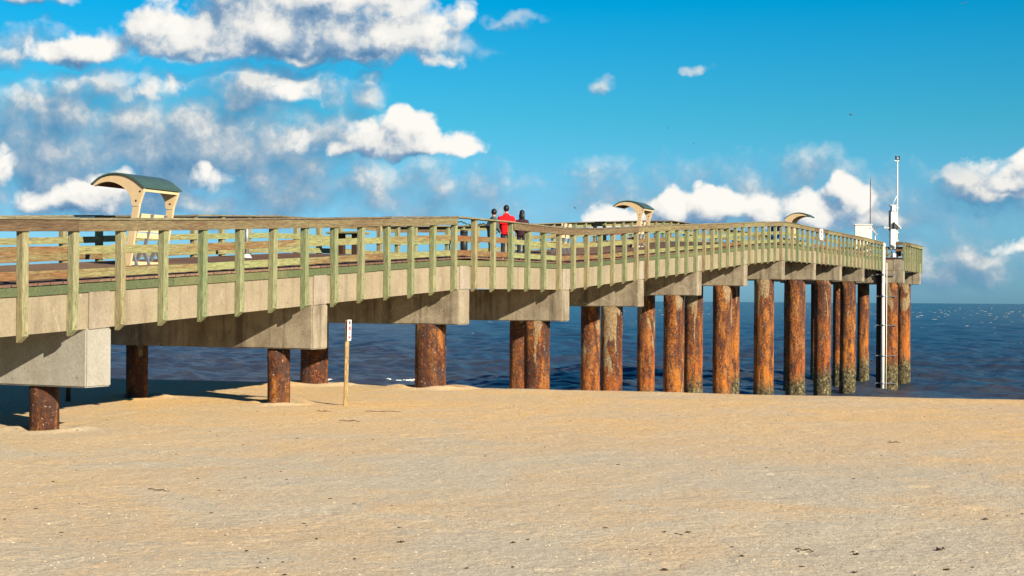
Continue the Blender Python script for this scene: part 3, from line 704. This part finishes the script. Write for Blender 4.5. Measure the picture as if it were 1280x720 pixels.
def shelter(q, w, label, flip=False, roof=True, length=1.18):
    z = T(q) - 1.09 + XS * w
    th = empty('shade_shelter' if roof else 'slatted_bench', on(q, w, z), label, 'shelter' if roof else 'bench', 'covered benches along the pier' if roof else None)
    s = -1 if flip else 1
    M = Matrix.Identity(4)
    for i, c_ in enumerate((QV * s, PV * s, Vector((0, 0, 1)))):
        for k in range(3): M[k][i] = c_[k]
    M.translation = on(q, w, z)
    if flip: M = M @ Matrix.Translation((0, -length, 0))
    outer = smooth_pts([(-.93, 1.80), (-.72, 1.93), (-.42, 2.0), (-.08, 1.98), (.22, 1.87), (.47, 1.70)])
    inner = smooth_pts([(.32, 1.30), (.15, 1.32), (.10, 1.50), (-.03, 1.67), (-.25, 1.80), (-.50, 1.855), (-.74, 1.83), (-.90, 1.765)])
    if roof:
        for y in (0.0, length):
            extrude_poly('arch_panel', outer + [(.455, 1.62)] + inner, y, y + 0.07, M_CREAM, th, M)
            bm = bmesh.new()
            for (bx, bz) in ((.37, 1.62), (.26, 1.42)):
                Mx = Matrix.Translation((bx, y - 0.004, bz)) @ Matrix.Rotation(R(90), 4, 'X')
                bmesh.ops.create_cone(bm, cap_ends=True, segments=8, radius1=0.022, radius2=0.022, depth=0.012, matrix=Mx)
            link('bolt', bmesh_to(bm, 'bolt'), M_DARKIRON, th, M)
            extrude_poly('leg', [(-.09, 0), (.09, 0), (.345, 1.36), (.17, 1.36)], y + 0.012, y + 0.066, M_CREAM, th, M)
        ro = [(x * 1.0, z_ + .012) for x, z_ in outer]; rt = [(x, z_ + .045) for x, z_ in outer][::-1]
        extrude_poly('roof', [(-.96, 1.79)] + ro + [(.50, 1.69)] + [(.51, 1.72)] + rt + [(-.97, 1.82)], -0.04, length + 0.11, M_GREENROOF, th, M)
        ri = [(x, z_ + .008) for x, z_ in outer]; rb = [(x, z_ - .018) for x, z_ in outer][::-1]
        extrude_poly('ceiling_panel', ri + rb, 0.075, length - 0.005, M_UNDER, th, M)
        box('back_beam', (.40, 0.075, 1.62), (.455, length - 0.005, 1.705), M_CREAM, th, M)
        box('base_rail', (-.10, 0.07, 0.02), (.05, length, 0.10), M_CREAM, th, M)
    for k, zz in enumerate((0.62, 0.76, 0.90, 1.04)):
        x = .02 + (zz - .45) * 0.22
        box('back_slat', (x, .10, zz), (x + .03, length - .03, zz + .118), M_CREAM, th, M)
    for k in range(4):
        box('seat_slat', (-.50 + k * .125, .10, .44), (-.50 + k * .125 + .11, length - .03, .475), M_CREAM, th, M)
    for y in (.16, length / 2, length - .12):
        extrude_poly('seat_bracket', [(-.45, .40), (.04, .40), (.25, 1.15), (.19, 1.15), (-.01, .47), (-.45, .44)], y, y + .05, M_BENCHGREY, th, M)
        extrude_poly('bench_leg', [(-.30, 0.0), (-.22, 0.0), (-.02, .40), (-.12, .40)], y, y + .05, M_BENCHGREY, th, M)
        extrude_poly('bench_leg', [(.06, 0.0), (.14, 0.0), (-.04, .40), (-.12, .40)], y + .052, y + .10, M_BENCHGREY, th, M)
    return th
TQ, BQ2, PQ = 2.18, 3.35, 1.40      # where the small deck furniture stands along the pier
shelter(0.64, 3.5, 'largest cream arched bench shelter with green roof, above the left part of the pier')
shelter(5.22, 3.5, 'middle cream arched shelter with green roof, seen small before the white clouds')
shelter(8.3, 1.75, 'farthest arched shelter, its arch opening towards the right, near the highest bend of the rail', flip=True)
shelter(3.95, 3.3, 'roofless slatted bench with pale back behind the railing, right of the three people', roof=False)

# ------------------------------------------------------------------ people
def skinned(name, verts, edges, radii, m, parent, root=0, sub=1):
    me = bpy.data.meshes.new(name); me.from_pydata([Vector(v_) for v_ in verts], edges, [])
    o = link(name, me, m, parent, Matrix.Identity(4) if parent is None else parent_matrix(parent))
    sk = o.modifiers.new('skin', 'SKIN')
    for i, r_ in enumerate(radii):
        r_ = r_ if isinstance(r_, tuple) else (r_, r_)
        me.skin_vertices[0].data[i].radius = r_
    me.skin_vertices[0].data[root].use_root = True
    sk.use_smooth_shade = True
    ss = o.modifiers.new('sub', 'SUBSURF'); ss.levels = sub; ss.render_levels = 2
    return o
def blob(name, c, r3, m, parent, seg=16, cut=None):
    bm = bmesh.new(); bmesh.ops.create_uvsphere(bm, u_segments=seg, v_segments=12, radius=1)
    for v_ in bm.verts: v_.co = Vector((v_.co.x * r3[0] + c[0], v_.co.y * r3[1] + c[1], v_.co.z * r3[2] + c[2]))
    me = bmesh_to(bm, name)
    for p in me.polygons: p.use_smooth = True
    return link(name, me, m, parent, parent_matrix(parent))
def person(q, w, h, face, jacket, label, hair='short', lean=0.0, arms='pockets', head_turn=0.0, sh=0.19):
    z = T(q) - 1.09 + XS * w
    p = empty('person', on(q, w, z), label, 'person', None, face)      # local +Y is the way the person faces
    k = h / 1.75
    def s(*a): return tuple(x * k for x in a)
    ld = lean
    V = [s(0, 0, .95), s(0, .0, 1.15), s(0, ld * .5, 1.36), s(0, ld, 1.49), s(0, ld + .01, 1.545), s(0, ld + .02, 1.63), s(0, ld + .015, 1.715),
         s(.09, 0, .90), s(.10, .02, .50), s(.10, -.01, .09), s(.11, .13, .04), s(-.09, 0, .90), s(-.10, .05, .50), s(-.11, .0, .09), s(-.12, .14, .04)]
    E_ = [(0, 1), (1, 2), (2, 3), (3, 4), (4, 5), (5, 6), (0, 7), (7, 8), (8, 9), (9, 10), (0, 11), (11, 12), (12, 13), (13, 14)]
    rad = [(.13, .09), (.12, .085), (.12, .085), .050, .048, (.072, .088), (.06, .075), .088, .056, .04, .035, .088, .056, .04, .035]
    arm = []
    for sg in (1, -1):
        i = len(V); el = s(sg * (sh + .065), ld - .06, 1.13); wr = s(sg * (sh - .02), ld + .16, .98 if arms == 'pockets' else 1.08)
        V += [s(sg * sh, ld * .9, 1.40), el, wr, tuple(a + b for a, b in zip(wr, s(-sg * .03, .06, -.03)))]
        E_ += [(2, i), (i, i + 1), (i + 1, i + 2), (i + 2, i + 3)]; rad += [.040, .036, .028, .034]
        arm.append((s(sg * sh, ld * .9, 1.40), el, wr))
    rad = [tuple(x * k for x in r_) if isinstance(r_, tuple) else r_ * k for r_ in rad]
    skinned('body', V, E_, rad, M_SKIN, p)
    # jacket over torso and arms
    JV = [s(0, 0, .84), s(0, 0, 1.02), s(0, 0, 1.18), s(0, ld * .6, 1.33), s(0, ld * .9, 1.44), s(0, ld, 1.545)]
    JE = [(0, 1), (1, 2), (2, 3), (3, 4), (4, 5)]; JR = [(.19, .135), (.195, .135), (.20, .135), (.19, .13), (.13, .10), (.075, .078)]
    for a in arm:
        i = len(JV); JV += [(a[0][0] * .95, a[0][1], a[0][2] - .035 * k), a[1], a[2]]; JE += [(3, i), (i, i + 1), (i + 1, i + 2)]; JR += [.085, .068, .048]
    JR = [tuple(x * k for x in r_) if isinstance(r_, tuple) else r_ * k for r_ in JR]
    skinned('jacket', JV, JE, JR, jacket, p, root=1)
    skinned('trousers', [s(0, 0, 1.0), V[7], V[8], V[9], V[11], V[12], V[13]], [(0, 1), (1, 2), (2, 3), (0, 4), (4, 5), (5, 6)],
            [(.135 * k, .10 * k), .10 * k, .075 * k, .062 * k, .10 * k, .075 * k, .062 * k], M_NAVY, p)
    for sg, a in ((1, V[10]), (-1, V[14])): blob('shoe', (a[0], a[1] - .04 * k, .045 * k), (.05 * k, .14 * k, .045 * k), M_SHOE, p)
    hc = Vector(s(0, ld + .012, 1.665)); t = head_turn; fwd = Vector((math.sin(t), math.cos(t), 0))
    bk = hc - fwd * .018 * k + Vector((0, 0, .018 * k))
    blob('hair', bk, (.094 * k, .10 * k, .112 * k), M_HAIR, p)
    blob('nose', hc + fwd * .098 * k + Vector((0, 0, -.01)), (.014, .016, .02), M_SKIN, p, 8)
    if hair == 'long':
        blob('hair', hc - fwd * .065 * k + Vector((0, 0, -.10 * k)), (.105 * k, .06 * k, .15 * k), M_HAIR, p)
    return p
# local +Y of a person turned by `face` about Z
person(3.01, 2.25, 1.80, -TH + 0.30, M_RED, 'person with short black hair in a bright red jacket, seen from behind at the rail', lean=.03, sh=.225)
person(2.95, 2.56, 1.66, -TH - 0.35, M_GREYTOP, 'person with dark hair in a grey top, head turned towards the red jacket', hair='short', lean=.08, head_turn=-1.2, sh=.18)
person(3.13, 2.08, 1.64, -TH + 0.25, M_MAROON, 'person with long black hair in a dark maroon jacket, standing right of the red jacket', hair='long', lean=.05, sh=.19)

# ------------------------------------------------------------------ things on the pier
def deck(q, w): return T(q) - 1.09 + XS * w
def QP(p):   # matrix with x along QV, y along PV
    M = Matrix.Identity(4)
    for i, c_ in enumerate((QV, PV, Vector((0, 0, 1)))):
        for k in range(3): M[k][i] = c_[k]
    M.translation = p; return M
# blue bin
b = empty('waste_bin', on(7.02, .55, deck(7.02, .55)), 'bright blue waste bin behind the railing at the highest part of the pier', 'bin')
tube('body', [(0, 0, 0), (0, 0, .82)], [.26, .31], M_BLUE, b, 20, Matrix.Translation(b.location))
tube('lid', [(0, 0, .822), (0, 0, .86), (0, 0, .92)], [.325, .325, .18], M_BLUE, b, 20, Matrix.Translation(b.location))
b = empty('waste_bin', on(BQ2, 5.0, deck(BQ2, 5.0)), 'narrow black waste bin by the far railing, left of the three people', 'bin')
tube('body', [(0, 0, 0), (0, 0, .85)], [.12, .13], M_BLACK, b, 20, Matrix.Translation(b.location))
tube('lid', [(0, 0, .852), (0, 0, .90), (0, 0, .94)], [.14, .14, .08], M_BLACK, b, 20, Matrix.Translation(b.location))
# cutting table on dark legs
p = on(TQ, 4.6, deck(TQ, 4.6)); b = empty('cutting_table', p, 'low timber fish cutting table on two dark legs by the far railing', 'table')
box('table_top', (-.55, -.35, .62), (.55, .35, .68), M_MID, b, QP(p), .008)
for x in (-.28, .18): box('leg', (x, -.10, 0), (x + .16, .06, .618), M_DARKIRON, b, QP(p))
# grey standpipe
p = on(PQ, 4.2, deck(PQ, 4.2)); b = empty('stand_pipe', p, 'grey stand pipe with a pale foot on the deck, right of the large shelter', 'pipe')
tube('pipe', [(0, 0, .10), (0, 0, 1.0)], .05, M_GREY, b, 12, Matrix.Translation(p)); tube('foot', [(0, 0, 0), (0, 0, .10)], [.14, .07], M_WHITE, b, 12, Matrix.Translation(p))
# hose coil hung under the cap where the rail board is missing
bm = bmesh.new(); r = random.Random(2); pts = []
for k in range(60):
    t = k / 59; qq = 1.93 + 0.24 * t
    a = on(qq, 0.10 + .01 * math.sin(k * .5), T(qq) - .13 - .07 * math.sin(t * 3.14) ** 2 + .012 * math.cos(k * .8)); pts.append(a)
add_tube(bm, pts, .016, 6); o = link('hose', bmesh_to(bm, 'hose'), M_ROPE)
tag(o, 'pale green hose hanging under the rail cap where a board is missing', 'hose')
# small notice on the near railing
p = on(8.08, -0.19, T(8.08) - .02); b = empty('rail_notice', p, 'small white notice with a faded pink mark fixed on the near railing', 'sign')
box('board', (0, -.42, -.62), (.015, .42, .02), M_SIGN, b, QP(p))
box('print', (.016, -.20, -.26), (.019, .16, -.10), M_PINK, b, QP(p))
box('print', (.016, -.14, -.44), (.019, .20, -.33), M_GREY, b, QP(p))

# equipment hut
HQ = 10.6
p = on(HQ, 0.85, deck(HQ, 1.0)); b = empty('equipment_hut', p, 'white box-shaped equipment hut with a flat lid standing on the outer pier', 'hut'); M = QP(p) @ Matrix.Rotation(R(12), 4, 'Z')
box('wall', (-.55, 0, .05), (.55, 1.3, 2.14), M_WHITE, b, M, .01); box('roof', (-.60, -.06, 2.142), (.60, 1.36, 2.21), M_WHITE, b, M, .01)
dr_ = box('door', (.552, .35, .15), (.575, 1.15, 1.95), M_WHITE, b, M, .004); box('handle', (.577, 1.02, 1.0), (.60, 1.06, 1.14), M_GREY, dr_, M)
box('vent', (.552, 1.35, 1.55), (.57, 1.7, 1.85), M_GREY, b, M)
p = on(HQ + .02, .42, deck(HQ, .5)); b = empty('mast', p, 'thin brown mast rising beside the white equipment hut', 'mast'); M = QP(p)
tube('pole', [(0, 0, 0), (0, 0, 5.25)], [.05, .028], M_MAST, b, 8, M); tube('clamp', [(0, 0, 1.9), (0, 0, 2.0)], .075, M_GREY, b, 8, M)
tube('finial', [(0, 0, 5.25), (0, 0, 5.45)], .012, M_MAST, b, 6, M)
p = on(HQ + .14, .24, deck(HQ, .3)); b = empty('solar_panel_stand', p, 'tilted solar panel and bracket arm beside the white hut', 'solar panel'); M = QP(p)
tube('pole', [(0, 0, 0), (0, 0, 2.1)], .035, M_GREY, b, 8, M)
Mp = M @ Matrix.Translation((-.1, 0, 1.9)) @ Matrix.Rotation(R(55), 4, 'Y')
box('panel', (-.36, -.3, 0), (.36, .3, .035), M_GREY, b, Mp); box('panel_frame', (-.39, -.33, -.03), (.39, .33, -.002), M_WHITE, b, Mp)
tube('arm', [(0, 0, 2.02), (.45, 0, 2.12), (.75, 0, 2.02)], .028, M_GREY, b, 8, M); box('lamp_head', (.62, -.08, 1.96), (.92, .08, 2.04), M_WHITE, b, M)

# tide gauge tower on the pier head
p = on(HEAD0 + .06, -.64, T(11) - 1.09); b = empty('gauge_tower', p, 'tall white instrument tower with a thin mast on the corner of the pier head', 'tower'); M = QP(p) @ Matrix.Rotation(R(30), 4, 'Z')
box('cabinet', (-.20, -.16, .62), (.20, .16, 2.95), M_WHITE, b, M, .01); box('cabinet', (-.19, -.15, 2.953), (.19, .15, 3.2), M_WHITE, b, M, .01)
box('spine', (-.27, -.05, 1.9), (-.205, .08, 3.3), M_BLACK, b, M)
hd = box('instrument_box', (-.15, -.2, 3.22), (.17, .14, 3.62), M_GREY, b, M, .02); 
box('top_plate', (-.25, -.2, 3.63), (.27, .2, 3.67), M_WHITE, b, M)
extrude_poly('hood', [(-.02, 2.42), (.42, 2.02), (.46, 2.06), (.0, 2.50)], -.42, -.04, M_WHITE, b, M); box('sensor', (-.06, -.36, 2.06), (.20, -.165, 2.36), M_BLACK, b, M, .01)
tube('mast', [(.30, 0, .05), (.30, 0, 4.2), (.30, 0, 6.75)], [.055, .05, .04], M_WHITE, b, 10, M)
tube('brace', [(-.05, 0, 3.66), (.29, 0, 4.35)], .03, M_WHITE, b, 8, M)
for z in (1.2, 1.75, 3.45): box('bracket', (.18, -.03, z), (.42, .03, z + .05), M_GREY, b, M)
box('instrument_arm', (.08, -.02, 6.73), (.42, .02, 6.77), M_WHITE, b, M)
an = tube('anemometer', [(.30, 0, 6.77), (.30, 0, 7.02)], .06, M_GREY, b, 10, M)
for dx_ in (-.12, .12): tube('sensor_head', [(.30 + dx_, 0, 6.78), (.30 + dx_, 0, 7.08)], [.03, .06], M_BLACK, b, 8, M)
for ax, ay in ((-.25, -.25), (.28, -.25), (.0, .3)): tube('leg', [(ax * .5, ay * .5, .62), (ax, ay, .02)], .035, M_GREY, b, 8, M)
box('junction_box', (.24, -.32, .12), (.52, -.05, .52), M_BLACK, b, M, .01); box('junction_box', (-.12, -.35, .05), (.12, -.15, .34), M_GREY, b, M, .01)

# gauge well: pale pipe strapped to a dark steel column, standing in the sea
p = on(10.90, -.12, WATER - 1); b = empty('gauge_well', p, 'pale vertical pipe strapped to a dark column, rising from the sea to the pier deck', 'pipe'); M = QP(p)
H_ = T(11) - .05 - p.z
tube('pipe', [(0, 0, 0), (0, 0, H_ - .25)], .125, M_PIPE, b, 16, M); tube('pipe_top', [(0, 0, H_ - .25), (0, 0, H_ - .12), (0, 0, H_)], [.16, .16, .08], M_WHITE, b, 12, M)
box('column', (-.47, .10, 0), (-.17, .40, H_ - .9), M_DARKIRON, b, M)
tube('cable', [(.24, 0, 0), (.24, 0, H_ - 1.4)], .028, M_PIPE, b, 6, M)
for z in (1.3, 3.2, 5.3, 7.3, 8.8): tube('clamp', [(0, 0, z), (0, 0, z + .13)], .17, M_GREY, b, 14, M); box('strap', (-.50, .02, z + .02), (.90, .09, z + .09), M_GREY, b, M)

# ------------------------------------------------------------------ beach things
bx, by = -3.68, 31.6; z0 = gz(bx, by)
p = Vector((bx, by, z0)); b = empty('beach_sign', p, 'slim wooden post with a narrow white sign plate standing alone in the sand', 'sign')
Mz = Matrix.Translation(p) @ Matrix.Rotation(R(0.8), 4, 'Y') @ Matrix.Rotation(R(14), 4, 'Z')
box('post', (-.043, -.043, -.3), (.043, .043, 1.90), M_STAKE, b, Mz, .004)
sg = box('sign_plate', (.050, -.085, 1.45), (.063, .070, 1.91), M_SIGN, b, Mz @ Matrix.Rotation(R(-38), 4, 'Z'))
Ms = Mz @ Matrix.Rotation(R(-38), 4, 'Z')
box('print', (.0635, -.045, 1.81), (.066, .035, 1.88), M_SIGNDARK, sg, Ms); box('print', (.0635, -.055, 1.68), (.066, .045, 1.765), M_PINK, sg, Ms)
box('print', (.0635, -.03, 1.59), (.066, .02, 1.635), M_GREY, sg, Ms); box('print', (.0635, -.055, 1.49), (.066, .045, 1.55), M_PINK, sg, Ms)

p = on(0.55, 4.6, 0); zz = gz(p.x, p.y); p.z = zz
# thin leftover stake under the pier
tag(tube('stake', [(0, 0, -.3), (.02, 0, 1.1)], [.055, .05], M_DARKIRON, None, 10, Matrix.Translation(Vector((-10.13, 32.5, gz(-10.13, 32.5))))), 'thin dark stake standing in the shade under the pier, just right of the leftmost pile', 'stake')

def at_px(x, y):       # where a photo point meets the flat beach (used once, to give things their place on the sand)
    h = 375.4 + .0068 * (x - 640); D = EYE * F / (y - h); return ((x - 640) / F * D, D)
def stick(x, y, L, ang, label, bend=.05, rad=.006):
    X, Y = at_px(x, y); z = gz(X, Y); pts = []
    for k in range(7):
        t = k / 6 - .5; pts.append((t * L, bend * L * math.cos(t * 3.1), .012 + .01 * math.sin(k * 2.1)))
    tag(tube('driftwood_stick', pts, [rad * .6, rad, rad, rad * 1.1, rad, rad, rad * .5], M_STICK, None, 6, Matrix.Translation((X, Y, z)) @ Matrix.Rotation(ang, 4, 'Z')), label, 'stick')
stick(200, 613, .36, R(-30), 'thin dark stick on the grey sand at the left of the beach', .03)
stick(438, 527, .45, R(-20), 'curved twig on the sand just below the sign post', .10, .009)
stick(480, 516, .75, R(4), 'long thin straight reed on the sand, right of the sign post', .01, .008)
stick(406, 515, .30, R(0), 'short reed on the sand, left of the sign post', .02, .010)
stick(1119, 553, .22, R(5), 'short dark stick on the open sand, right of the middle of the beach', .02, .010)
stick(1008, 687, .20, R(-35), 'small curved stick near the lower edge of the beach', .15, .006)
def clump(x, y, s_, label):
    X, Y = at_px(x, y); z = gz(X, Y); r_ = random.Random(int(x * 3 + y)); bm = bmesh.new()
    for k in range(9):
        a = r_.uniform(0, 6.28); L = s_ * r_.uniform(.4, 1.0); p0 = Vector((r_.uniform(-.4, .4) * s_, r_.uniform(-.3, .3) * s_, 0.004))
        add_tube(bm, [p0, p0 + Vector((math.cos(a) * L * .5, math.sin(a) * L * .5, s_ * r_.uniform(.1, .35))), p0 + Vector((math.cos(a) * L, math.sin(a) * L, .004))], [s_ * .10, s_ * .13, s_ * .04], 5)
    tag(link('seaweed_clump', bmesh_to(bm, 'seaweed_clump'), M_WEED, None, Matrix.Translation((X, Y, z))), label, 'seaweed', 'dark seaweed clumps on the sand')
CL = [(503, 677, .055, 'first of the two dark specks of weed left of centre near the lower edge'), (643, 677, .045, 'dark weed speck near the bottom, just right of the picture middle'),
      (1176, 686, .07, 'widest dark clump of dried seaweed, low in the right part of the beach'), (1186, 711, .05, 'dark weed clump right below the widest clump'),
      (1073, 692, .05, 'oval dark weed clump left of the widest clump'), (832, 712, .05, 'dark clump of weed at the very bottom, right of the middle'),
      (833, 711 - 46, .035, 'small dark weed piece above the bottom one, right of the middle'), (833, 710, .03, 'tiny dark scrap beside the bottom clump'),
      (930, 695, .045, 'dark scrap of weed by a pale shell patch, right of the middle'), (310, 690, .035, 'dark weed speck in the lower left part of the beach'),
      (308, 598, .03, 'small dark speck of weed in the middle of the left sand'), (662, 673, .03, 'small dark weed crumb close to the picture middle, low on the sand'),
      (862, 665, .045, 'dark scrap beside pale shells, a little right of the middle'), (1234, 650, .05, 'dark clump lying near the right border of the beach'),
      (1070, 715, .04, 'dark scrap at the lower edge, left of the large right clump'), (1005, 708, .03, 'tiny dark scrap low on the sand by the small curved stick')]
for a in CL:
    if a[1] < 716: clump(a[0], a[1], a[2] * .8, a[3])
# scattered shell fragments nobody could count
bm = bmesh.new(); r = random.Random(9)
for k in range(2600):
    Y = 10.5 + 26 * r.random() ** 1.4; X = r.uniform(-.40, .40) * Y; s_ = r.uniform(.006, .020)
    Mx = Matrix.Translation((X, Y, gz(X, Y) + .002)) @ Matrix.Rotation(r.uniform(0, 6.28), 4, 'Z') @ Matrix.Rotation(r.uniform(-.5, .5), 4, 'X') @ Matrix.Diagonal((s_ * r.uniform(.6, 1.5), s_, s_ * .35, 1))
    bmesh.ops.create_cone(bm, cap_ends=True, segments=6, radius1=1, radius2=.3, depth=1, matrix=Mx)
tag(link('shell_litter', bmesh_to(bm, 'shell_litter'), M_SHELL), 'pale broken shell fragments scattered over the whole beach', 'shells', kind='stuff')
bm = bmesh.new()
for k in range(230):
    Y = 10.5 + 22 * r.random() ** 1.5; X = r.uniform(-.40, .40) * Y; s_ = r.uniform(.006, .018)
    Mx = Matrix.Translation((X, Y, gz(X, Y) + .002)) @ Matrix.Rotation(r.uniform(0, 6.28), 4, 'Z') @ Matrix.Diagonal((s_ * r.uniform(.8, 2.2), s_, s_ * .5, 1))
    bmesh.ops.create_icosphere(bm, subdivisions=1, radius=1, matrix=Mx)
tag(link('weed_crumbs', bmesh_to(bm, 'weed_crumbs'), M_WEED), 'tiny dark crumbs of weed and bark strewn over the beach', 'debris', kind='stuff')

# ------------------------------------------------------------------ gulls
def gull(x, y, D, span, bank, label, flap=.25, rz=0.0):
    h = 375.4 + .0068 * (x - 640); p = Vector(((x - 640) / F * D, D, EYE + (h - y) * D / F))
    b = empty('gull', p, label, 'bird', 'gulls flying over the sea'); M = Matrix.Translation(p) @ Matrix.Rotation(rz, 4, 'Z') @ Matrix.Rotation(bank, 4, 'Y')
    bm = bmesh.new(); add_tube(bm, [(0, -.26, 0), (0, -.12, .0), (0, .05, .0), (0, .20, .02), (0, .30, .02)], [.02, .06, .075, .045, .015], 8)
    hs = span / 2
    for sg in (1, -1):
        prof = [(0, .10, -.08, .02), (.35 * hs * sg, .14, -.05, flap * .35 * hs + .02), (.7 * hs * sg, .08, -.06, flap * .45 * hs), (hs * sg, -.02, -.08, flap * .25 * hs)]
        top = [bm.verts.new((a, b0, z + .012)) for a, b0, b1, z in prof]; bot = [bm.verts.new((a, b1, z)) for a, b0, b1, z in prof]
        for i in range(3): bm.faces.new((top[i], top[i + 1], bot[i + 1], bot[i]))
    o = link('body', bmesh_to(bm, 'body'), M_GULL, b, M); sm = o.modifiers.new('t', 'SOLIDIFY'); sm.thickness = .02
gull(1062, 143.5, 190, 1.15, R(12), 'largest flying gull, high above the outer end of the pier', .35, .3)
gull(1203, 4, 190, .95, R(-15), 'gull at the top border of the sky, right side', .4, -.4)
gull(834, 160, 260, .8, R(8), 'small gull in the clear sky right of the middle', .3, .2)
gull(866, 179, 330, .8, R(-5), 'tiny gull speck, highest of the close pair low in the clear sky', .3, .9)
gull(852, 188, 360, .7, R(5), 'tiny gull speck, lower one of the close pair above the small shelter', .3, -.6)
gull(718, 260, 220, .7, R(35), 'tiny gull just right of the three people, above the rail', .5, .5)
gull(549, 138, 330, .8, R(10), 'tiny gull speck over the round white cloud', .3, .1)
